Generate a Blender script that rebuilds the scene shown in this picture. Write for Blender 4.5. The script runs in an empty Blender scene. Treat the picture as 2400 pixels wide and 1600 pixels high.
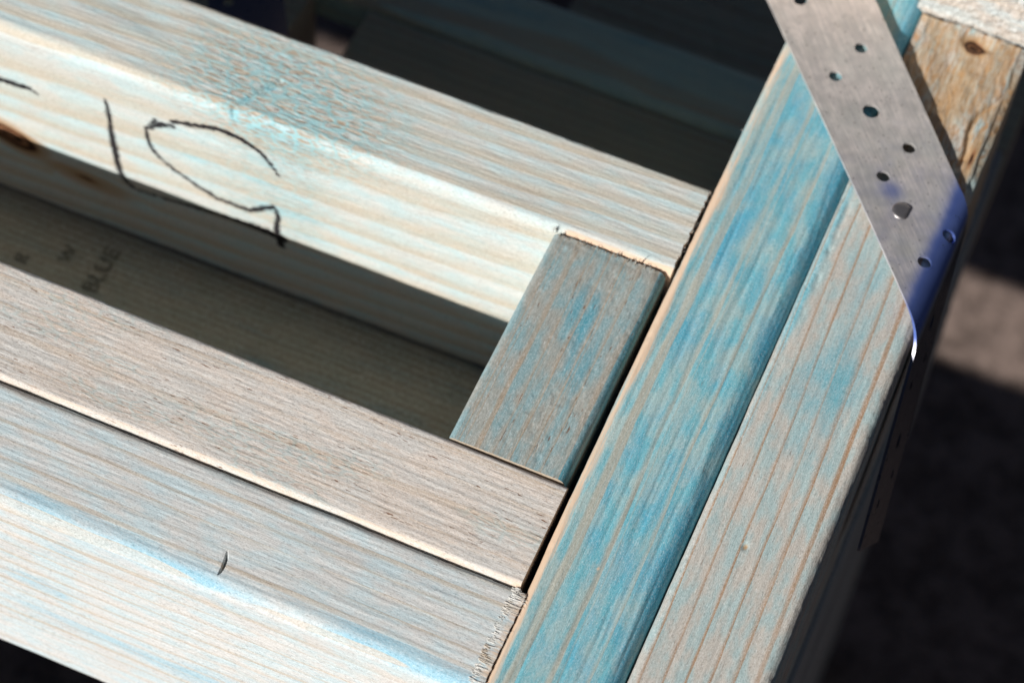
import bpy, math, random
import numpy as np
from mathutils import Matrix, Vector
from mathutils.geometry import delaunay_2d_cdt

C = bpy.context.scene.collection
SC = bpy.context.scene
MM = 0.001

# ------------------------------------------------------------------ camera
cam_d = bpy.data.cameras.new("camera"); cam = bpy.data.objects.new("camera", cam_d); C.objects.link(cam)
SC.camera = cam
right = Vector((0.91922475, 0.39055789, 0.04990376))
down = Vector((0.35145478, -0.75676509, -0.55116797))
view = Vector((-0.17749758, 0.52418616, -0.83290064))
M = Matrix((right, -down, -view)).transposed().to_4x4()
M.translation = Vector((121.84, -351.65, 781.42)) * MM
cam.matrix_world = M
cam_d.sensor_width = 36.0
cam_d.lens = 36.0 * 5727.9 / 2352.0
cam_d.clip_start = 0.02; cam_d.clip_end = 60.0
cam_d.dof.use_dof = True
cam_d.dof.focus_distance = 0.900
cam_d.dof.aperture_fstop = 7.5
cam_d.dof.aperture_blades = 7

# ------------------------------------------------------------------ world + sun
SUN_AZ = (0.51, 0.86)         # horizontal travel of the light
SUN_EL = math.radians(31.3)
w = bpy.data.worlds.new("World"); SC.world = w; w.use_nodes = True
nt = w.node_tree
bg = nt.nodes["Background"]
sky = nt.nodes.new("ShaderNodeTexSky"); sky.sky_type = 'NISHITA'; sky.sun_disc = False
sky.sun_elevation = SUN_EL; sky.sun_rotation = math.atan2(-SUN_AZ[0], -SUN_AZ[1])
nt.links.new(sky.outputs[0], bg.inputs[0]); bg.inputs[1].default_value = 0.05
sky.air_density = 0.32; sky.dust_density = 0.0; sky.ozone_density = 2.0; sky.altitude = 800.0
sun_d = bpy.data.lights.new("sun", 'SUN'); sun = bpy.data.objects.new("sun", sun_d); C.objects.link(sun)
sun_d.energy = 5.0; sun_d.angle = math.radians(0.5); sun_d.color = (1.0, 0.975, 0.93)
hl = math.hypot(*SUN_AZ)
sdir = Vector((SUN_AZ[0]/hl*math.cos(SUN_EL), SUN_AZ[1]/hl*math.cos(SUN_EL), -math.sin(SUN_EL)))
sun.rotation_euler = sdir.to_track_quat('-Z', 'Y').to_euler()
SC.cycles.use_denoising = True; SC.cycles.diffuse_bounces = 2; SC.cycles.max_bounces = 6
SC.view_settings.view_transform = 'Standard'; SC.view_settings.look = 'None'
SC.view_settings.exposure = 0.0; SC.view_settings.gamma = 1.0

# ------------------------------------------------------------------ numpy noise
def _hash(ix, iy, seed):
    h = (ix.astype(np.int64)*374761393 + iy.astype(np.int64)*668265263 + seed*1442695041) & 0xFFFFFFFF
    h = ((h ^ (h >> 13)) * 1274126177) & 0xFFFFFFFF
    h = (h ^ (h >> 16)) & 0xFFFFFFFF
    return h.astype(np.float64) / 4294967295.0
def vnoise(x, y, seed=0):
    x = np.asarray(x, float); y = np.asarray(y, float)
    ix = np.floor(x); iy = np.floor(y); fx = x-ix; fy = y-iy
    fx = fx*fx*(3-2*fx); fy = fy*fy*(3-2*fy)
    a = _hash(ix, iy, seed); b = _hash(ix+1, iy, seed); c = _hash(ix, iy+1, seed); d = _hash(ix+1, iy+1, seed)
    return (a*(1-fx)+b*fx)*(1-fy) + (c*(1-fx)+d*fx)*fy
def fbm(x, y, seed=0, n=3):
    s = 0; a = .5; t = 0
    for i in range(n):
        s = s + a*vnoise(x, y, seed+17*i); t += a; a *= .5; x = x*2.03; y = y*2.03
    return s/t
def sstep(a, b, x):
    t = np.clip((x-a)/(b-a), 0, 1); return t*t*(3-2*t)
def seg_dist(px, py, pts):
    """distance to polyline, and parameter 0..1 along it"""
    best = np.full(px.shape, 1e9); par = np.zeros(px.shape)
    n = len(pts)-1
    for i in range(n):
        ax, ay = pts[i]; bx, by = pts[i+1]
        dx, dy = bx-ax, by-ay; L = dx*dx+dy*dy
        t = np.clip(((px-ax)*dx+(py-ay)*dy)/L, 0, 1)
        d = np.hypot(px-ax-t*dx, py-ay-t*dy)
        m = d < best
        best[m] = d[m]; par[m] = ((i+t)/n)[m]
    return best, par
def blob(x, y, cx, cy, rx, ry, rot=0.0, soft=.5):
    c, s = math.cos(rot), math.sin(rot)
    u = ((x-cx)*c+(y-cy)*s)/rx; v = (-(x-cx)*s+(y-cy)*c)/ry
    return 1-sstep(1-soft, 1+soft, np.hypot(u, v))

# ------------------------------------------------------------------ node helper
class NB:
    def __init__(s, name):
        s.m = bpy.data.materials.new(name); s.m.use_nodes = True; s.t = s.m.node_tree
        s.t.nodes.clear()
        s.out = s.t.nodes.new("ShaderNodeOutputMaterial"); s.b = s.t.nodes.new("ShaderNodeBsdfPrincipled")
        s.t.links.new(s.b.outputs[0], s.out.inputs[0])
    def put(s, sock, v):
        if isinstance(v, bpy.types.NodeSocket): s.t.links.new(v, sock)
        elif isinstance(v, (tuple, list)) and sock.type == 'RGBA' and len(v) == 3: sock.default_value = (*v, 1)
        else: sock.default_value = v
    def math(s, op, a, b=0.0, c=0.0, clamp=False):
        n = s.t.nodes.new("ShaderNodeMath"); n.operation = op; n.use_clamp = clamp
        s.put(n.inputs[0], a); s.put(n.inputs[1], b); s.put(n.inputs[2], c); return n.outputs[0]
    def add(s, a, b): return s.math('ADD', a, b)
    def mul(s, a, b): return s.math('MULTIPLY', a, b)
    def sub(s, a, b): return s.math('SUBTRACT', a, b)
    def step(s, a, b, x, lo=0.0, hi=1.0):
        n = s.t.nodes.new("ShaderNodeMapRange"); n.interpolation_type = 'SMOOTHSTEP'
        s.put(n.inputs[0], x); n.inputs[1].default_value = a; n.inputs[2].default_value = b
        n.inputs[3].default_value = lo; n.inputs[4].default_value = hi; return n.outputs[0]
    def lin(s, a, b, x, lo=0.0, hi=1.0):
        n = s.t.nodes.new("ShaderNodeMapRange")
        s.put(n.inputs[0], x); n.inputs[1].default_value = a; n.inputs[2].default_value = b
        n.inputs[3].default_value = lo; n.inputs[4].default_value = hi; return n.outputs[0]
    def attr(s, name):
        n = s.t.nodes.new("ShaderNodeAttribute"); n.attribute_name = name; return n
    def vmul(s, v, k):
        n = s.t.nodes.new("ShaderNodeVectorMath"); n.operation = 'MULTIPLY'
        s.put(n.inputs[0], v); n.inputs[1].default_value = k; return n.outputs[0]
    def noise(s, v, scale=1.0, detail=2.0, rough=.5, dist=0.0):
        n = s.t.nodes.new("ShaderNodeTexNoise"); s.put(n.inputs['Vector'], v)
        n.inputs['Scale'].default_value = scale; n.inputs['Detail'].default_value = detail
        n.inputs['Roughness'].default_value = rough; n.inputs['Distortion'].default_value = dist
        return n.outputs[0]
    def voro(s, v, scale=1.0, feature='F1', out='Distance'):
        n = s.t.nodes.new("ShaderNodeTexVoronoi"); n.feature = feature; s.put(n.inputs['Vector'], v)
        n.inputs['Scale'].default_value = scale; return n.outputs[out]
    def mix(s, f, a, b, mode='MIX'):
        n = s.t.nodes.new("ShaderNodeMix"); n.data_type = 'RGBA'; n.blend_type = mode; n.clamp_factor = True
        s.put(n.inputs[0], f); s.put(n.inputs[6], a); s.put(n.inputs[7], b); return n.outputs[2]
    def bump(s, h, dist, strength=1.0, normal=None):
        n = s.t.nodes.new("ShaderNodeBump"); s.put(n.inputs['Height'], h)
        n.inputs['Distance'].default_value = dist; n.inputs['Strength'].default_value = strength
        if normal is not None: s.put(n.inputs['Normal'], normal)
        return n.outputs[0]

# ------------------------------------------------------------------ wood
def wood(name, pith=(0, -60), ring=5.0, slope=0.0, warp=3.0, late_lo=.62, late_hi=.93, drop=.95, late=(.47, .33, .19), early=(.66, .60, .51),
         blue_amt=.25, blue=(.10, .42, .56), blue_late=.8, white=.25, late_amt=.75, fleck=.5, rough=.72, grainbump=1.0,
         haze=(.62, .66, .66), tone=1.0, patch=(.02, .10), speck=1.0, tearc=.8, tearbrown=(.44, .29, .165), grain_lo=.6, warpfine=.35, ringvar=.45):
    B = NB(name)
    g = B.attr("grain").outputs['Vector']
    mk = B.attr("mask"); sep = B.t.nodes.new("ShaderNodeSeparateXYZ"); B.put(sep.inputs[0], mk.outputs['Vector'])
    m_blue, m_bare, m_tear = sep.outputs
    mk2 = B.attr("marks"); sep2 = B.t.nodes.new("ShaderNodeSeparateXYZ"); B.put(sep2.inputs[0], mk2.outputs['Vector'])
    m_ink, m_knot, m_end = sep2.outputs
    # growth rings: true distance from the pith, so each face gets its own figure
    sg = B.t.nodes.new("ShaderNodeSeparateXYZ"); B.put(sg.inputs[0], g)
    n1 = B.noise(B.vmul(g, (.007, .022, .022)), 1, 2)
    n2 = B.noise(B.vmul(g, (.035, .12, .12)), 1, 2)
    u = B.sub(sg.outputs[1], pith[0]); v = B.sub(sg.outputs[2], pith[1])
    r = B.math('SQRT', B.add(B.mul(u, u), B.mul(v, v)))
    r = B.add(r, B.mul(B.sub(n1, .5), warp*2.0)); r = B.add(r, B.mul(B.sub(n2, .5), warp*warpfine))
    r = B.add(r, B.mul(sg.outputs[0], slope)); r = B.add(r, B.mul(m_knot, 14.0))
    n1d = B.t.nodes.new('ShaderNodeTexNoise'); n1d.noise_dimensions = '1D'; B.put(n1d.inputs['W'], B.mul(r, .9/ring)); n1d.inputs['Detail'].default_value = 1
    r = B.add(r, B.mul(B.sub(n1d.outputs[0], .5), ring*ringvar))
    ph = B.math('FRACT', B.mul(r, 1.0/ring))
    lt = B.mul(B.step(late_lo, late_hi, ph), B.step(1.0, drop, ph))
    amt = B.noise(B.vmul(g, (.01, .15, .15)), 1.0, 2)
    fade = B.step(.30, .62, amt)
    ltf = B.mul(B.mul(lt, late_amt), B.lin(0, 1, fade, grain_lo, 1.0))
    # colour
    broad = B.noise(B.vmul(g, (.012, .05, .05)), 1, 2)
    mott = B.noise(B.vmul(g, (.045, .11, .11)), 1.3, 3, .55)
    col = B.mix(B.step(.35, .68, broad), early, tuple(c*.92 for c in early))
    hz = B.step(.62, .36, mott)
    col = B.mix(B.mul(hz, white), col, haze)
    # blue wash, held back by the latewood
    bn = B.noise(B.vmul(g, (patch[0], patch[1], patch[1])), 1, 2.5, .55)
    bfine = B.noise(B.vmul(g, (.28, .8, .8)), 1, 4, .7)
    bf = B.add(B.add(B.mul(B.sub(bn, .5), 1.5), B.mul(B.sub(bfine, .5), .40)), m_blue)
    bl = B.mul(B.step(.0, .9, B.add(bf, blue_amt-.25)), B.sub(1.0, B.mul(lt, blue_late)))
    col = B.mix(ltf, col, late)
    col = B.mix(B.mul(bl, .92), col, blue)
    # fibres / ducts
    fib = B.noise(B.vmul(g, (.16, 2.6, 2.6)), 1, 3, .6)
    fine = B.noise(B.vmul(g, (.65, 2.3, 2.3)), 1, 2, .65)
    grit = B.noise(B.vmul(g, (1.5, 2.6, 2.6)), 1, 2, .75)
    col = B.mix(B.lin(.45, .75, fib, .0, .20), col, (.82, .80, .77), 'MULTIPLY')
    col = B.mix(B.mul(B.step(.52, .74, fine), .85*speck), col, (.58, .58, .58), 'MULTIPLY')
    col = B.mix(B.mul(B.step(.47, .28, fine), .30*speck), col, (.97, .98, .98))
    col = B.mix(B.mul(B.step(.54, .72, grit), .80*speck), col, (.60, .60, .61), 'MULTIPLY')
    col = B.mix(B.mul(B.step(.46, .28, grit), .50*speck), col, (.97, .98, .98))
    fk = B.noise(B.vmul(g, (.20, 1.7, 1.7)), 1, 1.5, .5); fz = B.noise(B.vmul(g, (.02, .09, .09)), 1.7, 2)
    flk = B.mul(B.step(.68, .72, fk), B.mul(B.step(.47, .60, fz), fleck))
    flk = B.math('MAXIMUM', flk, B.mul(B.step(.58, .66, fk), B.mul(m_tear, .7)))
    col = B.mix(flk, col, (.24, .105, .05))
    # torn grain
    tz = B.noise(B.vmul(g, (.16, .75, .75)), 1, 3, .6)
    tear_n = B.voro(B.vmul(g, (.13, .42, .42)), 1, 'DISTANCE_TO_EDGE')
    tear = B.mul(m_tear, B.step(.16, .02, tear_n))
    col = B.mix(B.mul(m_tear, B.step(.40, .72, tz, 0, .85)), col, tearbrown)
    col = B.mix(B.mul(tear, tearc), col, (.36, .66, .70))
    # freshly cut wood
    bare = B.step(.35, .75, B.add(m_bare, B.mul(B.sub(B.noise(B.vmul(g, (.06, .8, .8)), 1, 4, .65), .5), .9)))
    barecol = B.mix(bfine, (.78, .54, .36), (.80, .64, .50))
    col = B.mix(bare, col, barecol)
    # knot
    kr = B.math('SINE', B.mul(B.add(m_knot, B.mul(n2, .25)), 24.0))
    kcol = B.mix(B.step(-.4, .9, kr), (.05, .018, .008), (.33, .15, .07))
    col = B.mix(B.step(.34, .52, m_knot), col, kcol)
    col = B.mix(B.mul(B.mul(B.step(.08, .34, m_knot), B.step(.55, .40, m_knot)), .65), col, (.52, .30, .12))
    # end grain
    egr = B.voro(B.vmul(g, (1, 1.6, 1.6)), 1.0)
    ecol = B.mix(egr, (.66, .54, .42), (.46, .36, .26))
    col = B.mix(B.mul(m_end, .85), col, ecol)
    # marker ink (m_ink = signed distance in mm, positive inside)
    ik = B.add(m_ink, B.mul(B.sub(B.noise(B.vmul(g, (.30, 1.5, 1.5)), 1, 4, .75), .455), 6.0))
    ink = B.mul(B.step(-.10, .20, ik), B.step(-2.0, -1.0, m_ink))
    col = B.mix(B.mul(ink, .985), col, (.012, .009, .013))
    if tone != 1.0: col = B.mix(1.0, col, (tone, tone, tone), 'MULTIPLY')
    B.put(B.b.inputs['Base Color'], col)
    B.put(B.b.inputs['Roughness'], B.lin(.3, .7, fib, rough-.10, rough+.10))
    B.b.inputs['Specular IOR Level'].default_value = .35
    h = B.add(B.mul(fib, 1.0), B.mul(fine, .5)); h = B.add(h, B.mul(grit, .35)); h = B.add(h, B.mul(lt, .15)); h = B.sub(h, B.mul(flk, .9))
    h = B.sub(h, B.mul(B.step(.4, .6, tz), B.mul(m_tear, 1.2))); h = B.add(h, B.mul(tear, .45))
    B.put(B.b.inputs['Normal'], B.bump(h, .00015*grainbump, .9))
    return B.m

# ------------------------------------------------------------------ timber builder
def arr(v, n): return np.full(n, float(v)) if np.isscalar(v) else np.asarray(v, float)
def timber(name, parent, mat, axis, s0, s1, aL, aR, top, bot, r=(5, 5, 5, 5), fine=.55, ds=.9, fine_rng=None, seed=1,
           sides=('top', 'L'), relief=1.0, extra=None, paint=None, label=None, disp=None, goff=(0, 0, 0), endcut=None):
    """rounded-rectangle bar.  axis 'x': s=x, a=y.  axis 'y': s=y, a=x.  r = radius at TL, TR, BR, BL (L = low a).
    aL, aR may be callables of s."""
    fr0, fr1 = fine_rng if fine_rng else (s0, s1)
    S = np.concatenate([np.arange(s0, fr0, 30.0), np.arange(max(s0, fr0), min(s1, fr1), ds), np.arange(min(s1, fr1), s1, 30.0), [s1]])
    if extra is not None: S = np.concatenate([S, extra])
    S = np.unique(np.round(S, 4))
    W = (aR(s0) if callable(aR) else aR) - (aL(s0) if callable(aL) else aL); H = top-bot
    # profile on nominal rect (0..W, 0..-H), clockwise from TL corner start, store (pa, pz, na, nz, side)
    prof = []
    def line(p0, p1, n, step):
        L = math.hypot(p1[0]-p0[0], p1[1]-p0[1]); k = max(1, int(L/step))
        for i in range(k): t = i/k; prof.append((p0[0]+(p1[0]-p0[0])*t, p0[1]+(p1[1]-p0[1])*t, n[0], n[1]))
    def arc(cx, cy, rad, a0, a1, step):
        k = max(3, int(abs(a1-a0)*rad/step))
        for i in range(k):
            a = a0+(a1-a0)*i/k; prof.append((cx+rad*math.cos(a), cy+rad*math.sin(a), math.cos(a), math.sin(a)))
    co = 6.0
    tl, tr, br, bl = r
    st = {k: (fine if k in sides else co) for k in ('top', 'R', 'bot', 'L')}
    arc(tl, -tl, tl, math.pi, math.pi/2, min(fine, 1.0) if ('top' in sides) else 2)
    line((tl, 0), (W-tr, 0), (0, 1), st['top'])
    arc(W-tr, -tr, tr, math.pi/2, 0, min(fine, 1.0) if ('top' in sides) else 2)
    line((W, -tr), (W, -H+br), (1, 0), st['R'])
    arc(W-br, -H+br, br, 0, -math.pi/2, 2)
    line((W-br, -H), (bl, -H), (0, -1), st['bot'])
    arc(bl, -H+bl, bl, -math.pi/2, -math.pi, 2 if 'L' not in sides else 1)
    line((0, -H+bl), (0, -tl), (-1, 0), st['L'])
    P = np.array(prof); nP = len(P); nS = len(S)
    per = np.concatenate([[0], np.cumsum(np.hypot(np.diff(P[:, 0]), np.diff(P[:, 1])))])
    s = np.repeat(S, nP); pa = np.tile(P[:, 0], nS); pz = np.tile(P[:, 1], nS); na = np.tile(P[:, 2], nS); nz = np.tile(P[:, 3], nS); t = np.tile(per, nS)
    al = aL(s) if callable(aL) else arr(aL, s.shape); ar = aR(s) if callable(aR) else arr(aR, s.shape)
    a = al + pa*(ar-al)/W; z = top+pz
    # the grain coordinate is taken before relief
    g = np.stack([s+goff[0], a+goff[1], z+goff[2]], 1)
    d = relief*(.20*(fbm(s/34, t/9, seed)-.5)*2 + .10*(vnoise(s/14, t/.9, seed+5)-.5)*2 + .05*(vnoise(s/3.0, t/.8, seed+9)-.5)*2)
    edge = np.clip(np.minimum(np.abs(na), np.abs(nz))*2, 0, 1)
    d = d + edge*relief*(-.14*sstep(.62, .8, fbm(s/5, t/6, seed+3))) + edge*relief*.30*(fbm(s/30, t*0, seed+4)-.5)
    if disp is not None: d = d + disp(s, a, z, na, nz, t)
    a2 = a + d*na; z2 = z + d*nz
    s2 = s.copy()
    if endcut is not None: s2 = endcut(s, a2, z2)
    if axis == 'x': co3 = np.stack([s2, a2, z2], 1)
    else: co3 = np.stack([a2, s2, z2], 1)
    mask = np.zeros((len(s), 3)); marks = np.zeros((len(s), 3)); marks[:, 0] = -3
    if paint is not None: paint(s, a, z, na, nz, t, mask, marks)
    # faces
    i = np.arange(nS-1)[:, None]*nP; j = np.arange(nP)[None, :]; j2 = (j+1) % nP
    q = np.stack([i+j, i+j2, i+nP+j2, i+nP+j], -1).reshape(-1, 4)
    if axis == 'y': q = q[:, ::-1]
    # caps: duplicated rings + centre
    nv = len(co3); V = [co3]; G = [g]; MA = [mask]; MK = [marks]; tris = []
    for e, base in ((0, 0), (1, (nS-1)*nP)):
        ringv = co3[base:base+nP]; cen = ringv.mean(0)
        V += [ringv, cen[None]]; gg = g[base:base+nP]; G += [gg, gg.mean(0)[None]]
        MA.append(np.zeros((nP+1, 3))); k = np.zeros((nP+1, 3)); k[:, 0] = -3; k[:, 2] = 1; MK.append(k)
        jj = np.arange(nP); t3 = np.stack([nv+jj, nv+(jj+1) % nP, np.full(nP, nv+nP)], 1)
        if (e == 0) == (axis == 'x'): t3 = t3[:, ::-1]
        tris.append(t3); nv += nP+1
    V = np.concatenate(V)*MM; G = np.concatenate(G); MA = np.concatenate(MA); MK = np.concatenate(MK)
    return mesh_obj(name, V, [q[:, ::-1]] + [x[:, ::-1] for x in tris], mat, parent, label, dict(grain=G, mask=MA, marks=MK))

def mesh_obj(name, V, facelists, mat, parent=None, label=None, attrs=None, smooth=True):
    me = bpy.data.meshes.new(name)
    loops = np.concatenate([f.ravel() for f in facelists]); tot = np.concatenate([np.full(len(f), f.shape[1]) for f in facelists])
    me.vertices.add(len(V)); me.vertices.foreach_set("co", np.asarray(V, np.float32).ravel())
    me.loops.add(len(loops)); me.loops.foreach_set("vertex_index", loops.astype(np.int32))
    me.polygons.add(len(tot)); me.polygons.foreach_set("loop_start", np.concatenate([[0], np.cumsum(tot)[:-1]]).astype(np.int32))
    me.polygons.foreach_set("use_smooth", np.full(len(tot), smooth))
    me.update(calc_edges=True); me.validate()
    for k, v in (attrs or {}).items():
        at = me.attributes.new(k, 'FLOAT_VECTOR', 'POINT'); at.data.foreach_set("vector", np.asarray(v, np.float32).ravel())
    me.materials.append(mat)
    o = bpy.data.objects.new(name, me); C.objects.link(o)
    if parent: o.parent = parent
    if label: o["label"] = label
    return o

# ================================================================== ground
G_Z = -640.0
B = NB("ground_soil")
tc = B.t.nodes.new("ShaderNodeTexCoord").outputs['Object']
n = B.noise(tc, 60, 5, .7); n2 = B.noise(tc, 9, 3)
gc = B.mix(B.step(.35, .65, n), (.12, .084, .068), (.31, .225, .19)); gc = B.mix(B.mul(n2, .4), gc, (.10, .08, .07))
B.put(B.b.inputs['Base Color'], gc); B.b.inputs['Roughness'].default_value = .95
B.put(B.b.inputs['Normal'], B.bump(n, .004, .8))
gx = np.linspace(-15000, 15000, 61); V = np.array([(x, y, G_Z) for y in gx for x in gx])
V[:, 2] += (vnoise(V[:, 0]/900, V[:, 1]/900, 3)-.5)*6
k = np.arange(60); I = (k[:, None]*61+k[None, :]).ravel()
gr = mesh_obj("ground", V*MM, [np.stack([I, I+1, I+62, I+61], 1)], B.m)
gr["kind"] = "structure"

B = NB("dark_wall")  # added unseen wall, keeps sky light off the ground and stud side
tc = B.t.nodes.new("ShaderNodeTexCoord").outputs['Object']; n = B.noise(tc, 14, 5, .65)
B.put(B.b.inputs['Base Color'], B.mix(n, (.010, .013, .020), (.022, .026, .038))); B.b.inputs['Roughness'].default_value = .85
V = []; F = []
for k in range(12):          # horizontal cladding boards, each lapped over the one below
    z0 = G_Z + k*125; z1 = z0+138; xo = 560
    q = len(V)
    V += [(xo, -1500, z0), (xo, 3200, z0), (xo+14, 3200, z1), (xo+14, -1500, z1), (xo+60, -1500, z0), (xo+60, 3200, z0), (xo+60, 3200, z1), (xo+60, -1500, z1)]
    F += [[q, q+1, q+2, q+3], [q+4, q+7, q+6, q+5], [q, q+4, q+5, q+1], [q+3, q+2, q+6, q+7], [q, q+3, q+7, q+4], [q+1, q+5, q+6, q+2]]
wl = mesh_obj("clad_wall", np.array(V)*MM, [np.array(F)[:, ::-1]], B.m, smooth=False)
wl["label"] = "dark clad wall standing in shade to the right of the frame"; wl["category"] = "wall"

# ================================================================== the frame
frame = bpy.data.objects.new("timber_frame", None); C.objects.link(frame)
frame.location = (0, 0, G_Z*MM)
frame["label"] = "frame of pale and blue stained pine timbers joined by a perforated metal strap"
frame["category"] = "timber frame"
FR = frame
_mesh_obj = mesh_obj
def mesh_obj(*a, **k):
    o = _mesh_obj(*a, **k)
    if o.parent is FR: o.matrix_parent_inverse = Matrix.Translation((0, 0, -G_Z*MM))
    return o

# ---- materials
M_front = wood("washed_pine_front", pith=(-42, 24), ring=6.4, warp=2.2, warpfine=.2, ringvar=.35, blue_amt=.21, early=(.755, .745, .715), late=(.60, .48, .34), late_lo=.55, late_amt=.65, grain_lo=.25, haze=(.60, .75, .79), white=.75, fleck=.35, blue=(.30, .58, .72), patch=(.015, .07))
M_rail = wood("washed_pine_plain", pith=(-60, -60), ring=10.5, warp=4.0, blue_amt=-.04, early=(.80, .70, .615), late=(.64, .49, .35), late_lo=.55, late_hi=.9, drop=.93, late_amt=.6, haze=(.70, .72, .70), white=.5, fleck=1.0, blue=(.42, .66, .72))
M_mark = wood("washed_pine_marked", pith=(76, 10), ring=8.2, slope=.03, warp=4.0, warpfine=.12, ringvar=.22, blue_amt=.13, early=(.745, .76, .72), late=(.63, .515, .36), late_lo=.10, late_hi=.85, drop=.90, late_amt=.68, haze=(.60, .78, .80), white=.75, fleck=.3, blue=(.24, .64, .76), speck=.75, grain_lo=.75)
M_block = wood("stained_pine_block", pith=(-60, -50), ring=6.0, warp=2.5, blue_amt=.22, early=(.42, .43, .39), late=(.46, .34, .23), late_lo=.5, late_amt=.75, haze=(.23, .44, .49), white=.7, fleck=1.0, blue=(.06, .35, .46), patch=(.02, .11), tearc=.3, speck=.75)
M_blue = wood("blue_stained_pine", pith=(-80, -50), ring=11.5, warp=2.6, blue_amt=.40, early=(.40, .58, .58), late=(.52, .47, .37), late_lo=.58, late_hi=.88, drop=.93, late_amt=.8, haze=(.17, .52, .61), white=.95, fleck=.35, blue=(.06, .42, .62), blue_late=.85, patch=(.05, .11), grain_lo=.45, speck=.9)
M_right = wood("grained_pine_stud", pith=(-62, -30), ring=7.0, slope=.012, warp=2.0, blue_amt=.10, ringvar=.25, early=(.62, .575, .51), late=(.44, .25, .13), late_lo=.68, late_amt=.95, haze=(.40, .58, .59), white=.75, fleck=.5, blue=(.13, .46, .56), blue_late=.5, patch=(.035, .06), tearc=.12, tearbrown=(.43, .21, .075))
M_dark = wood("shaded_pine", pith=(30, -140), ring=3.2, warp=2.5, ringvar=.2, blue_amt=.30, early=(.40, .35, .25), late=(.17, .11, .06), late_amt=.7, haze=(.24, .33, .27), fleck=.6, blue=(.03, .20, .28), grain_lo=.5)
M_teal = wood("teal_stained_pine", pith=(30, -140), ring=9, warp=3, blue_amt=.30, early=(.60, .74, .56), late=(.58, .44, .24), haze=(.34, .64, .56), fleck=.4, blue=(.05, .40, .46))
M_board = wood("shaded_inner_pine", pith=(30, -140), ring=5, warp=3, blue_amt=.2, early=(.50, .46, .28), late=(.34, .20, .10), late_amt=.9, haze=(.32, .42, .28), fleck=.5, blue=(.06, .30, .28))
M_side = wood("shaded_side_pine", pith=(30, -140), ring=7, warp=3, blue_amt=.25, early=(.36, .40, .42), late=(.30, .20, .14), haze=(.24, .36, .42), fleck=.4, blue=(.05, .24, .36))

# ---- front rail (lowest in the picture)
def paint_front(s, a, z, na, nz, t, mask, marks):
    ar = np.exp(-((z+1.5)/2.0)**2)*(a < 9)                         # blue pooled on the front arris
    mask[:, 0] += 1.0*ar*(.15+.9*vnoise(s/22, 0*s, 5)) + .55*blob(s, z, -160, -15, 5, 1.6, 0) * (a < 2)
    f = (a < 2)
    mask[:, 0] += f*(.50*blob(s, z, -177, -57, 15, 6.5, -.12, .25) + .42*blob(s, z, -160, -20, 10, 4, -.1, .4) + .40*blob(s, z, -120, -78, 60, 10, .0, .5) + .25*blob(s, z, -40, -50, 40, 14, 0, .6))
    mask[:, 1] += .55*sstep(-4, 1, s)*(a < 45)
def disp_front(s, a, z, na, nz, t):
    c = np.stack([s+100.2-(a-11)*(-.14), a-11], 0)
    e = ((np.abs(c[0]+.03*c[1]**2)/.7)**2 + (np.abs(c[1])/5.0)**2)
    lip = ((np.abs(c[0]+2.0)/2.6)**2 + (np.abs(c[1])/5)**2)
    return (nz > .8)*(-3.6*np.clip(1-e+.35*(vnoise(s*2.2, a*1.4, 15)-.5), 0, 1) + .15*np.clip(1-lip, 0, 1)) - (a < 20)*(nz > .3)*.3*sstep(15, 2, a)
def ragged(base, amp, seed):
    def f(s, a, z):
        d = np.maximum(0, s-(base-8))/8
        return s + d*amp*(fbm(a/1.1, z/3.0, seed, 2)-.75)*1.6
    return f
rail_f = timber("rail", FR, M_front, 'x', -1500, 1.9, lambda s: .6+.004*(s+100), 45.3, 0, -125, r=(6.0, 3.6, 4, 4), fine_rng=(-240, 3), seed=11, sides=('top', 'L'),
       paint=paint_front, disp=disp_front, extra=np.arange(-104, -97, .15), endcut=ragged(2.2, .35, 7), goff=(500, 0, 0), relief=1.0,
       label="pale washed front rail with a bluish front edge and a small crescent dent")

# ---- second rail
def paint_second(s, a, z, na, nz, t, mask, marks):
    mask[:, 1] += .48*np.exp(-((a-47.0)/1.6)**2)*(z > -4) + .25*sstep(-6, -2, s)*(z < -.3)
    mask[:, 2] += .30*sstep(.52, .7, fbm(s/45, a/16, 77))*(nz > .5)
    mask[:, 0] += .25*np.exp(-((a-90)/4)**2)*vnoise(s/20, a*0, 9)
rail_s = timber("rail", FR, M_rail, 'x', -1500, -1.5, 46.2, lambda s: 91.2-.007*s, .3, -122, r=(2.1, 3.0, 4, 4), fine_rng=(-270, 0), seed=23, sides=('top',),
       paint=paint_second, goff=(1400, 60, 10), label="greyish cream rail butted against the front rail, its end against the blue stud")

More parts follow.
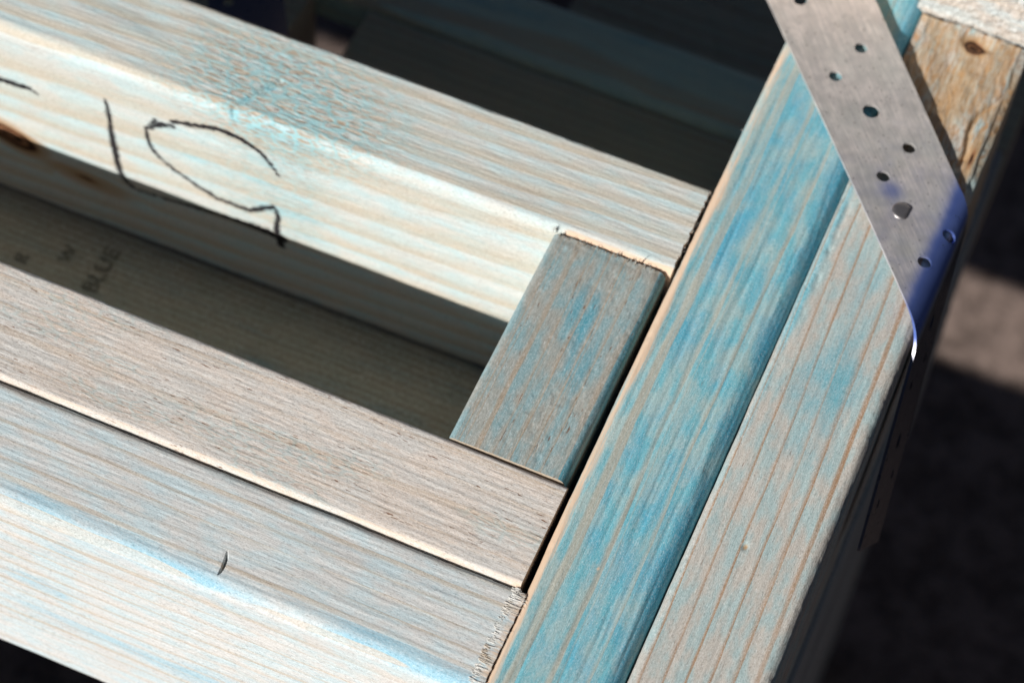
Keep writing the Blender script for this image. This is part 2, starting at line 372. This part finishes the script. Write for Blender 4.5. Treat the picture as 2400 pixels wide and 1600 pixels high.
# ---- third rail with the marker writing
INK = {
 'one': ([(-247.1,-22.6),(-246.3,-29.2),(-246.4,-43.8),(-245.7,-58.1),(-244.7,-69.6),(-242.2,-74.3),(-238.8,-77.9)], (.25,1.15,.5)),
 'dash': ([(-304.3,-34.1),(-298.3,-35.3),(-289.0,-34.7),(-283.7,-33.9),(-279.9,-35.9)], (1.0,1.2,.2)),
 'zl': ([(-224.2,-23.7),(-229.2,-31.5),(-229.3,-37.4),(-227.8,-43.8),(-224.1,-49.2),(-214.5,-55.7),(-206.6,-59.7),(-198.6,-62.5),(-189.5,-62.8),(-183.4,-63.0),(-178.2,-58.5),(-172.4,-54.5)], (.55,.55,.95)),
 'zt': ([(-227.8,-30.8),(-221.3,-25.0),(-216.3,-24.0)], (.6,.9,.5)),
 'zt2': ([(-216.4,-20.4),(-208.0,-18.4),(-196.0,-14.5),(-187.3,-15.1),(-181.5,-17.1),(-176.7,-20.2),(-172.6,-25.1),(-169.3,-30.5)], (.75,1.0,.4)),
 'zd': ([(-171.2,-54.8),(-170.2,-60.9),(-171.2,-67.6),(-170.7,-75.1),(-169.2,-79.6)], (.6,1.0,1.3)),
 'sh': ([(-237.8,-78.3),(-225.2,-77.0),(-213.7,-75.7),(-201.9,-74.2),(-191.0,-73.5),(-182.6,-73.3),(-175.7,-73.3),(-168.6,-74.8)], (.15,.9,1.9)),
}
TCRACK = [(-184.4,207.5),(-186,202),(-188,196)]
def paint_mark(s, a, z, na, nz, t, mask, marks):
    fr = (na < -.3)
    ink = np.full(s.shape, -3.0)
    for pts, (w0, w1, w2) in INK.values():
        sel = fr & (s > pts[0][0]-30) & (s < pts[-1][0]+90)
        d, p = seg_dist(s[sel], z[sel], pts)
        wd = np.where(p < .5, w0+(w1-w0)*p*2, w1+(w2-w1)*(p-.5)*2)
        ink[sel] = np.maximum(ink[sel], wd*1.2+.10-d)
    marks[:, 0] = np.where(fr, ink, -3)
    # knot low on the front face at the left
    kn = np.clip(1.05-np.hypot((s+297)/22, (z+73+.22*(s+297))/11), 0, 1)
    kn2 = np.clip(1.0-np.hypot((s+262)/34, (z+84+.10*(s+262))/9), 0, 1)*.55
    marks[:, 1] = np.where(fr, np.maximum(kn, kn2), 0)
    # unrolled coordinate across arris: y on top, minus z below on the front
    uu = np.where(nz > .5, a-194, z)
    mask[:, 2] += 1.0*blob(s, uu, -172, 14, 46, 28, -.1, .6)
    mask[:, 2] += .35*blob(s, uu, -172, -40, 26, 34, 0, .6)
    mask[:, 0] += .42*blob(s, uu, -165, -44, 16, 44, .1, .7)*fr + .30*blob(s, uu, -205, -45, 30, 22, 0, .7)*fr
    mask[:, 0] += .55*blob(s, uu, -160, -5, 20, 5, .0, .6) + .25*sstep(-60, -20, s)*fr*vnoise(z/9, s*0, 6)
    d, p = seg_dist(s, uu, [(-178, 22), (-184, 12), (-189, 2), (-188, -4)])
    mask[:, 0] += 1.3*np.exp(-(d/1.8)**2) + .35*blob(s, uu, -172, 12, 36, 22, -.1, .6)
    mask[:, 0] -= .35*blob(s, uu, -90, 0, 70, 5, .03, .6)
    mask[:, 1] += 1.1*np.exp(-((z+3.2)/3.2)**2)*fr*sstep(-50, -44, s)
    mask[:, 1] += .8*sstep(-4, -2.4, s)*(z < -1.5)
def disp_mark(s, a, z, na, nz, t):
    uu = np.where(nz > .5, a-194, z)
    d, p = seg_dist(s, uu, [(-178, 22), (-184, 12), (-189, 2), (-188, -4)])
    return -1.2*np.exp(-(d/.8)**2)*sstep(-8, 2, uu) + blob(s, uu, -170, 12, 42, 26, -.1, .6)*.10*(fbm(s/4.5, t/1.6, 41)-.5)*2 + (nz > .5)*blob(s, uu, -265, 25, 60, 24, 0, .6)*.5*(vnoise(s/22, t/14, 44)-.5)*2
rail_t = timber("rail", FR, M_mark, 'x', -1500, -1.2, lambda s: 195.4+.009*s, lambda s: 240.3+.0*s, 0, -124, r=(5.5, 4.0, 4, 4), fine_rng=(-320, 0), ds=.7, fine=.5, seed=37, sides=('top', 'L'),
       paint=paint_mark, disp=disp_mark, goff=(2300, -195, 0), endcut=ragged(-1.2, .6, 9),
       label="pale rail marked with a handwritten 10 in black marker on its front face")

# ---- short block between the second and third rails
def paint_block(s, a, z, na, nz, t, mask, marks):
    mask[:, 0] += .45*blob(s, a, 168, -26, 26, 7, -.25, .8)*1.0 + .28*blob(s, a, 120, -16, 34, 9, -.1, .7) + .6*sstep(-10, -4, a) - .22*blob(s, a, 140, -42, 55, 8, 0, .6)
    mask[:, 2] += .22*blob(s, a, 118, -18, 24, 12, 0, .7) + .2*blob(s, a, 186, -28, 10, 24, 0, .6)
    mask[:, 1] += .30*np.exp(-((s-92.4)/.6)**2)*(nz > .4)
def disp_block(s, a, z, na, nz, t):
    d = -.14*sstep(.70, .74, vnoise(s/3.6, a/2.0, 61))*(nz > .7)*sstep(.45, .6, fbm(s/40, a/14, 63))
    d = d - .45*sstep(6, 0, 194-s)*(nz > .3)*fbm(s/1.5, a/2.2, 66)*1.4
    return d
block = timber("block", FR, M_block, 'y', 92.1, 194.2, -49.6, lambda s: -3.1+.0*s, -.2, -120, r=(2.2, 3.4, 3, 3), fine_rng=(90, 196), ds=.6, fine=.45, seed=51, sides=('top', 'L', 'R'),
       paint=paint_block, disp=disp_block, goff=(3300, 80, 0), relief=.5, endcut=None, label="short grey blue block wedged between two rails beside the blue stud")

# ---- blue stud
def paint_blue(s, a, z, na, nz, t, mask, marks):
    e = np.exp(-((a-1.5)/(3.0+1.5*vnoise(s/25, s*0, 71)))**2)*(na < .5)
    up = sstep(130, 220, s)
    mask[:, 1] += e*((.95-.25*up)*(.55+.7*vnoise(s/22, a/9, 72)))
    mask[:, 0] -= e*.95
    mask[:, 0] += .45*sstep(37, 44, a) + .28*blob(s, a, 240, 12, 70, 6, 0, .7) + .22*blob(s, a, 60, 32, 60, 7, 0, .8) + .1*sstep(150, 300, s)
    d, p = seg_dist(s, a, [(70, 16.4), (62, 22.0)]); marks[:, 0] = -3
    mask[:, 1] += .9*np.exp(-((np.hypot((s-64)*.5, a-21.0))/.7)**2)
def disp_blue(s, a, z, na, nz, t):
    return -.35*np.exp(-((a-27)/.5)**2)*1.0*(nz > .7)*sstep(.45, .6, vnoise(s/30, s*0, 79)) - .25*(nz > .7)*sstep(.6, .8, vnoise(s/45, a/1.4, 78))
stud_b = timber("stud", FR, M_blue, 'y', -70, 370, lambda s: .2+1.5*np.exp(-((s)/70.)**2)-.6*np.exp(-((s-290)/90.)**2), lambda s: 45.4+.004*(s-30), 0, -125, r=(3.2, 7.0, 4, 4), fine_rng=(-10, 372), ds=1.0, seed=81, sides=('top',),
       paint=paint_blue, disp=disp_blue, goff=(4400, 0, 0), relief=.9, label="bright blue stained stud running up beside the rail ends")

# ---- right hand stud
def paint_right(s, a, z, na, nz, t, mask, marks):
    mask[:, 0] += .55*blob(s, a, 165, 72, 30, 14, 0, .8) + .32*blob(s, a, 215, 66, 40, 20, 0, .8) + .25*np.exp(-((a-48)/2.5)**2)
    mask[:, 0] += .45*np.exp(-((a-49.0)/1.6)**2)*sstep(120, 180, s)
    up = sstep(278, 300, s)
    mask[:, 1] += up*.30*fbm(s/14, a/6, 95); mask[:, 0] -= .10*up
    k1 = np.clip(1.0-np.hypot((s-330)/60, (a-72-.10*(s-330))/16), 0, 1)*.42
    k2 = np.clip(1.0-np.hypot((s-357)/9, (a-72)/9), 0, 1)
    k3 = np.clip(1.0-np.hypot((s-94.3)/2.2, (a-65.9)/1.5), 0, 1)*.5
    k5 = np.clip(1.0-np.abs(a-86-.16*(s-320)+2.5*np.sin(s/7))/3.0, 0, 1)*.75*sstep(288, 300, s)*sstep(340, 322, s)
    k4 = np.clip(1.0-np.hypot((s-300)/26, (a-88)/4), 0, 1)*.6
    k6 = .26*up*sstep(.34, .55, fbm(s/22, a/12, 93))
    marks[:, 1] = np.maximum.reduce([k1, k2, k3, k4, k5*.55, k6])*(nz > -.2)
    mask[:, 2] += .95*up*(nz > .3)
def disp_right(s, a, z, na, nz, t):
    up = sstep(262, 285, s)
    d = -1.0*(nz > .4)*up*(2.2+1.4*(fbm(s/20, a/11, 97)-.5)*2 + .35*(fbm(s/5, a/2.4, 98)-.5)*2)
    d = d - 2.2*(nz > .2)*np.clip(1.0-np.abs(a-86-.16*(s-320)+2.5*np.sin(s/7))/1.6, 0, 1)*sstep(288, 300, s)*sstep(340, 322, s)
    d = d - (nz > .6)*.9*np.clip(1-np.hypot((s-94.3)/2.4, (a-65.9)/1.4), 0, 1)
    d = d - 1.0*(a < 52)*(nz > .2)*sstep(150, 230, s)*.7*sstep(.45, .8, fbm(s/9, a/3, 99))
    d = d - (nz > .5)*4.0*np.clip(1-np.hypot((s-360)/6, (a-73)/9), 0, 1)
    return d
stud_r = timber("stud", FR, M_right, 'y', -70, 365.5, 46.5, 93.6, 0, -124, r=(3.5, 4.5, 4, 4), fine_rng=(20, 370), ds=.8, seed=91, sides=('top', 'R'),
       paint=paint_right, disp=disp_right, goff=(5500, -46, 0), label="outer stud with reddish brown grain lines and a rough knotty upper end")

# ---- members below
plain = dict(ds=6.0, fine=3.0, relief=1.5)
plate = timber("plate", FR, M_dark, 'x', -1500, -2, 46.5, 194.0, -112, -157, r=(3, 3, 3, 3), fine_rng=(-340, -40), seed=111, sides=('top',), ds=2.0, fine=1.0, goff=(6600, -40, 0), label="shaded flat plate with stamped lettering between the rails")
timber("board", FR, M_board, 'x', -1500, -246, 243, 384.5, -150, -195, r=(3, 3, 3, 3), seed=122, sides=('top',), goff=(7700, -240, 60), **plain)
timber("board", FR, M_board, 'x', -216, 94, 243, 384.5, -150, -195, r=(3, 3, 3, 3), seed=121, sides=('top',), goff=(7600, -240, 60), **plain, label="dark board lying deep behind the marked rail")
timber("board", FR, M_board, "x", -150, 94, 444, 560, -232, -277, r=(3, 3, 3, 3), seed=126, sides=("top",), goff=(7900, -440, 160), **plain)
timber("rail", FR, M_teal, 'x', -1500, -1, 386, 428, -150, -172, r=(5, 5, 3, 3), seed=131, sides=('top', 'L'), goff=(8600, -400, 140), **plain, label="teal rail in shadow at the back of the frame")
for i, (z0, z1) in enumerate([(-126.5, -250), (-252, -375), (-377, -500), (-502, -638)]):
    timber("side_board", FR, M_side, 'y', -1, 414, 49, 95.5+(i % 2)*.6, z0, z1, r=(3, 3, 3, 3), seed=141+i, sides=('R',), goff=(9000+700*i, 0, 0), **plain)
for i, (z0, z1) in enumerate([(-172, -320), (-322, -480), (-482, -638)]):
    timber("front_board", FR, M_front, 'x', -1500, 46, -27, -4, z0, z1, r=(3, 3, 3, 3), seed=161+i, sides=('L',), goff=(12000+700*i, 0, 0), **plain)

# ---- rough sawn rail across the stud ends
M_rough = wood("rough_sawn_pine", pith=(20, -90), ring=9, warp=5, blue_amt=.10, early=(.66, .58, .50), late=(.60, .48, .36), haze=(.58, .70, .72), white=.6, fleck=.2, grainbump=3.0, speck=2.0)
def disp_rough(s, a, z, na, nz, t):
    return .9*(fbm(s/1.8, t/1.5, 181, 3)-.5)*2*(na < .3) - 1.5*sstep(3, 0, np.abs(z-1))*fbm(s/3, t/2, 183)
timber("rail", FR, M_rough, 'x', 43.5, 150, 366.5, 430, 46, -6.0, r=(4, 4, 3, 5), seed=185, sides=('top', 'L'), fine=.5, ds=.5, relief=1.0, fine_rng=(40, 100), disp=disp_rough, goff=(15000, -360, 0), label="rough sawn pale rail lying across the stud ends")
M_peach = wood("fresh_pine", pith=(20, -90), ring=9, blue_amt=-.3, early=(.72, .52, .36), late=(.6, .4, .24), haze=(.7, .6, .45), grainbump=2)
timber("rail", FR, M_peach, 'x', -240, 42.0, 371.5, 430, 44, .4, r=(3, 3, 3, 4), seed=191, sides=('L',), fine=.8, ds=.8, fine_rng=(0, 42), goff=(16000, -360, 0), label="orange fresh cut rail end beside the strap")

# ================================================================== perforated strap
B = NB("galvanised_steel")
tc = B.t.nodes.new("ShaderNodeTexCoord").outputs['Object']
sp = B.noise(tc, 160, 4, .6); spn = B.noise(tc, 1500, 2, .6)
at = B.attr("flat").outputs['Vector']
big = B.noise(at, .045, 3, .6); med = B.noise(B.vmul(at, (.06, .22, 1)), 1, 4, .7)
scr = B.noise(B.vmul(at, (.05, 1.6, 1)), 1, 3, .7)
dk = B.voro(B.vmul(at, (.30, .55, 1)), 1.0); dots = B.mul(B.step(.20, .08, dk), B.step(.40, .55, B.noise(at, .23, 2)))
c = B.mix(B.step(.3, .7, sp), (.62, .575, .545), (.86, .785, .74))
c = B.mix(B.mul(B.step(.42, .66, big), .35), c, (.64, .67, .62)); c = B.mix(B.mul(B.step(.45, .7, med), .55), c, (.46, .45, .42))
c = B.mix(B.lin(.4, .62, scr, 0, .6), c, (.42, .41, .41)); c = B.mix(B.mul(dots, .85), c, (.12, .10, .09))
rust = B.mul(B.step(.69, .76, B.noise(at, .33, 4, .7)), .8); c = B.mix(rust, c, (.25, .14, .07))
sheen = B.attr('polish').outputs['Fac']
sheen = B.step(.05, .95, B.add(sheen, B.mul(B.sub(B.noise(at, .12, 3), .5), .35)))
c = B.mix(sheen, c, (.19, .29, .78))  # blue sky reflection painted into the colour of the smoother zinc
tl = B.attr('tail').outputs['Fac']; c = B.mix(tl, c, (.13, .13, .16)); sheen = B.math('MAXIMUM', sheen, tl)  # folded-down end: its shade is put into the colour
B.put(B.b.inputs['Base Color'], c); B.put(B.b.inputs['Metallic'], B.lin(0, 1, sheen, .38, .72))
B.put(B.b.inputs['Roughness'], B.sub(B.lin(.3, .7, sp, .42, .54), B.mul(sheen, .16)))
B.put(B.b.inputs['Normal'], B.bump(B.add(B.mul(spn, .5), scr), .00006, .8))
M_steel = B.m

SU = np.array([.628, -.778]); SV = np.array([.778, .628])
def strap_mesh(name, u0, u1, W, holes, fmap, mat, parent, label=None, th=1.2, step=2.2, sheen_amt=1.0):
    """flat strap with punched holes, meshed by Delaunay and bent by fmap(u, v, h)->xyz mm"""
    pts = []; edges = []
    def loop(ps):
        k = len(pts); pts.extend(ps); n = len(ps); edges.extend([(k+i, k+(i+1) % n) for i in range(n)])
    us = np.arange(u0, u1+.01, step); nv = int(W/step); vs = np.linspace(0, W, nv+1)
    loop([Vector((u, 0)) for u in us] + [Vector((us[-1], v)) for v in vs[1:-1]] + [Vector((u, W)) for u in us[::-1]] + [Vector((us[0], v)) for v in vs[1:-1][::-1]])
    hl = []
    for (hu, hv, hr) in holes:
        n = 28; loop([Vector((hu+hr*math.cos(2*math.pi*i/n), hv+hr*math.sin(2*math.pi*i/n))) for i in range(n)])
    for u in us[1:-1]:
        for v in vs[1:-1]:
            if all(math.hypot(u-h[0], v-h[1]) > h[2]+.5 for h in holes): pts.append(Vector((u, v)))
    vo, eo, fo, *_ = delaunay_2d_cdt(pts, edges, [], 0, 1e-5)
    P = np.array([(p.x, p.y) for p in vo]); F = []
    for f in fo:
        c0 = P[list(f)].mean(0)
        if c0[1] < 0 or c0[1] > W: continue
        if any(math.hypot(c0[0]-h[0], c0[1]-h[1]) < h[2]*.97 for h in holes): continue
        F.append(f)
    F = np.array(F); n = len(P)
    top = np.array([fmap(u, v, th) for u, v in P]); bt = np.array([fmap(u, v, 0.0) for u, v in P])
    # boundary edges
    from collections import Counter
    cnt = Counter(); 
    for f in F:
        for i in range(3): cnt[(f[i], f[(i+1) % 3])] += 1
    bd = [(a, b) for (a, b) in cnt if (b, a) not in cnt]
    V = np.concatenate([top, bt, top, bt]); 
    quad = np.array([(2*n+b, 2*n+a, 3*n+a, 3*n+b) for a, b in bd])
    A = np.concatenate([np.c_[P, np.zeros(n)]]*4)
    # orientation check
    e = top[F[0]]; nrm = np.cross(e[1]-e[0], e[2]-e[0]); up = top[F[0][0]]-bt[F[0][0]]
    Ft = F if nrm @ up > 0 else F[:, ::-1]
    if not nrm @ up > 0: quad = quad[:, ::-1]
    o = mesh_obj(name, V*MM, [Ft, (F[:, ::-1] if Ft is F else F)+n, quad], mat, parent, label, dict(flat=A))
    x = SU[0]*P[:, 0]+SV[0]*(P[:, 1]+203.1); pl = np.exp(-((x-91.5)/5.0)**2)*sstep(112, 97, x) + .20*sstep(-235, -150, P[:, 0]) + .38*np.exp(-(np.hypot(P[:, 0]+167, P[:, 1]-14)/5.0)**2)  # where the painted sky reflection lies: fold, lower part, round the nail
    tail_shade = sstep(93.5, 99, x)*np.ones(len(P)); pl = pl*(1-tail_shade)*sheen_amt
    at = o.data.attributes.new('tail', 'FLOAT', 'POINT'); at.data.foreach_set('value', np.tile(tail_shade, 4).astype(np.float32))
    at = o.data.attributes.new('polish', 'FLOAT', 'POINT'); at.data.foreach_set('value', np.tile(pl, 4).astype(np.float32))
    return o

RF = 7.0; LEAN = math.radians(8.0); ZS = 1.0; XE = 95.0
def strap_map(u, v, h):
    x, y = SU*u + SV*(v+203.1)
    # dish of the strap round the nail, faint twist
    dn = math.hypot(u+156.7, v-14.5)
    z = ZS + h - .55*math.exp(-(dn/7.0)**2) + (v-21)*math.tan(math.radians(-6.0+12.5*max(0.0, min(1.0, (-150-u)/130.0)))) + .9
    xb = XE-RF
    if x <= xb: return (x, y, z)
    ang = (x-xb)/RF; amax = math.pi/2-LEAN
    rr = RF+h
    if ang <= amax:
        return (xb+rr*math.sin(ang), y, ZS-RF+rr*math.cos(ang) + (z-ZS-h)*(1-ang/amax))
    ex = (ang-amax)*RF
    return (xb+rr*math.sin(amax)+ex*math.sin(LEAN), y, ZS-RF+rr*math.cos(amax)-ex*math.cos(LEAN))
holes = [(-270.3,12.8,2.9),(-239.0,28.0,2.75),(-227.8,12.8,2.75),(-207.1,20.5,3.5),(-186.1,29.0,2.75),(-174.6,13.5,2.75),(-142.5,29.2,2.8),(-131.6,14.3,2.8),(-258,28.4,2.2)]
holes = [h for h in holes if h[0] != -258]
for k in range(1, 4):
    holes += [(-142.5+48*k, 29.0, 2.2), (-131.6+48*k, 13.5, 2.2), (-156.7+48*k, 21, 3.5)]
holes = [h for h in holes if h[0] < -20]
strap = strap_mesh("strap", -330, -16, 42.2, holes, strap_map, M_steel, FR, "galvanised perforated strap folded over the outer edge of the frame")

# nail in the strap
B = NB("nail_steel")
tc = B.t.nodes.new("ShaderNodeTexCoord").outputs['Object']; sp = B.noise(tc, 900, 4, .7)
B.put(B.b.inputs['Base Color'], B.mix(sp, (.36, .33, .33), (.52, .49, .48))); B.b.inputs['Metallic'].default_value = .9; B.b.inputs['Roughness'].default_value = .42
B.put(B.b.inputs['Normal'], B.bump(sp, .0002, .6)); M_nail = B.m
V = []; F = []; n = 36
cx, cy, cz = strap_map(-156.7, 14.5, 1.0)
for k, (rr, zz) in enumerate([(1.6, -9), (1.6, -.2), (3.8, .0), (4.05, .35), (4.0, .8), (3.6, 1.1), (1.8, 1.12), (.5, 1.05)]):
    for i in range(n):
        a = 2*math.pi*i/n; x = rr*math.cos(a); y = rr*math.sin(a)
        if rr > 2: x = min(x, 2.6)          # one side of the head is sheared flat
        V.append((cx+x, cy+y, cz+zz+.12*y*.3-.18*x*.3+(.08*math.sin(3*a) if rr > 2 else 0)))
for k in range(7):
    for i in range(n): F.append((k*n+i, k*n+(i+1) % n, (k+1)*n+(i+1) % n, (k+1)*n+i))
V.append((cx, cy, cz+1.12)); T = [(7*n+i, 7*n+(i+1) % n, 8*n) for i in range(n)]
mesh_obj("nail", np.array(V)*MM, [np.array(F), np.array(T)], M_nail, strap)

# strap seen in the shade behind the marked rail
def back_map(u, v, h):
    return (-218+.53*u-.85*v, 301-.85*u-.53*v, -80+h)
strap_mesh("strap", -160, 66, 34, [(-20+20*k, 24.7 if k % 2 == 0 else 10, 2.4) for k in range(-6, 4)], back_map, M_steel, FR, "grey perforated strap in the shade behind the marked rail", sheen_amt=0.0)

# ================================================================== stamped lettering on the plate
B = NB("stamp_ink"); B.b.inputs['Roughness'].default_value = .9
tc = B.t.nodes.new('ShaderNodeTexCoord').outputs['Object']; B.put(B.b.inputs['Base Color'], B.mix(B.step(.40, .62, B.noise(tc, 700, 4, .7)), (.09, .08, .065), (.28, .26, .19))); M_stamp = B.m
def stamp(txt, x, y, size, name="stamped_lettering"):
    cu = bpy.data.curves.new(name, 'FONT'); cu.body = txt; cu.size = size*MM; cu.space_character = 1.05
    o = bpy.data.objects.new(name, cu); C.objects.link(o)
    bpy.context.view_layer.update()
    me = bpy.data.meshes.new_from_object(o.evaluated_get(bpy.context.evaluated_depsgraph_get()))
    bpy.data.objects.remove(o); me.materials.append(M_stamp)
    q = bpy.data.objects.new(name, me); C.objects.link(q); q.parent = plate
    q.matrix_world = Matrix.Translation((x*MM, y*MM, -111.2*MM)) @ Matrix.Rotation(math.radians(90), 4, 'Z')
    return q
stamp("BLUE", -241.5, 157, 10.5)
stamp("W", -259, 166, 9); stamp("R", -276, 158, 9)

# ================================================================== torn fibres
M_fib = wood("pine_fibres", ring=9, blue_amt=-.3, early=(.86, .83, .77), haze=(.80, .84, .83), fleck=0, grainbump=.4)
def fibres(parent, specs, mat, name="torn_fibres"):
    V = []; F = []
    for (p, d, L, w, bend) in specs:
        d = Vector(d).normalized(); p = Vector(p); sd = d.cross(Vector((0, 0, 1))).normalized(); up = sd.cross(d)
        k = len(V); N = 4
        for i in range(N+1):
            t = i/N; c = p + d*L*t + up*bend*t*t; ww = w*(1-t*.8)
            for j in range(4):
                a = math.pi/2*j; V.append(tuple(c + sd*math.cos(a)*ww + up*math.sin(a)*ww*.5))
        for i in range(N):
            for j in range(4): F.append((k+i*4+j, k+i*4+(j+1) % 4, k+i*4+4+(j+1) % 4, k+i*4+4+j))
    V = np.array(V); n = len(V); mk = np.zeros((n, 3)); mk[:, 0] = -3
    o = mesh_obj(name, V*MM, [np.array(F)], mat, parent, None, dict(grain=V, mask=np.zeros((n, 3)), marks=mk))
    o["kind"] = "stuff"; return o
rnd = random.Random(4)
sp = []
for i in range(420):
    y = rnd.uniform(1, 45); L = .8+4.6*rnd.random()**2.2*(.3+1.2*float(vnoise(y/3, 0, 3)))
    sp.append(((-2.6+rnd.uniform(-1.6, .5), y, rnd.uniform(-.5, .25)-max(0, 6-y)*.35), (1, rnd.uniform(-.2, .2), rnd.uniform(-.05, .06)), L, rnd.uniform(.10, .42), rnd.uniform(-.35, .25)))
fibres(rail_f, sp, M_fib)
sp = []
for i in range(70):
    x = rnd.uniform(-48, -6); sp.append(((x, 193.4+rnd.uniform(-.8, .5), rnd.uniform(-1.2, -.1)), (rnd.uniform(-.5, .5), 1, rnd.uniform(0, .6)), rnd.uniform(.6, 2.0), rnd.uniform(.1, .32), rnd.uniform(-.3, .6)))
sp.append(((-15.5, 193, 0), (.05, .2, 1), 4.6, .28, .8))
for i in range(16): sp.append(((-5.0, rnd.uniform(100, 190), rnd.uniform(-5, -1)), (1, rnd.uniform(-.5, .5), rnd.uniform(-.1, .8)), rnd.uniform(.5, 1.4), .08, .2))
fibres(block, sp, M_block)
sp = []
for i in range(40): sp.append(((rnd.uniform(-2.4, -1.2), rnd.uniform(197, 239), rnd.uniform(-1.5, .1)), (1, rnd.uniform(-.6, .6), rnd.uniform(0, .6)), rnd.uniform(.5, 1.8), rnd.uniform(.08, .25), rnd.uniform(-.2, .5)))
for i in range(14): sp.append(((-50+rnd.uniform(-.6, .6), 195+rnd.uniform(-1.0, 1.6), rnd.uniform(-1.5, .2)), (rnd.uniform(-.5, 1), rnd.uniform(-.8, .8), .6), rnd.uniform(.8, 2.4), rnd.uniform(.1, .3), .3))
fibres(rail_t, sp, M_fib)
sp = []
for i in range(26): sp.append(((rnd.uniform(-.3, .8), rnd.uniform(238, 330), rnd.uniform(-5, -1.5)), (-1, rnd.uniform(-.5, .9), rnd.uniform(0, .8)), rnd.uniform(.5, 1.5), rnd.uniform(.06, .16), .2))
fibres(stud_b, sp, M_fib)
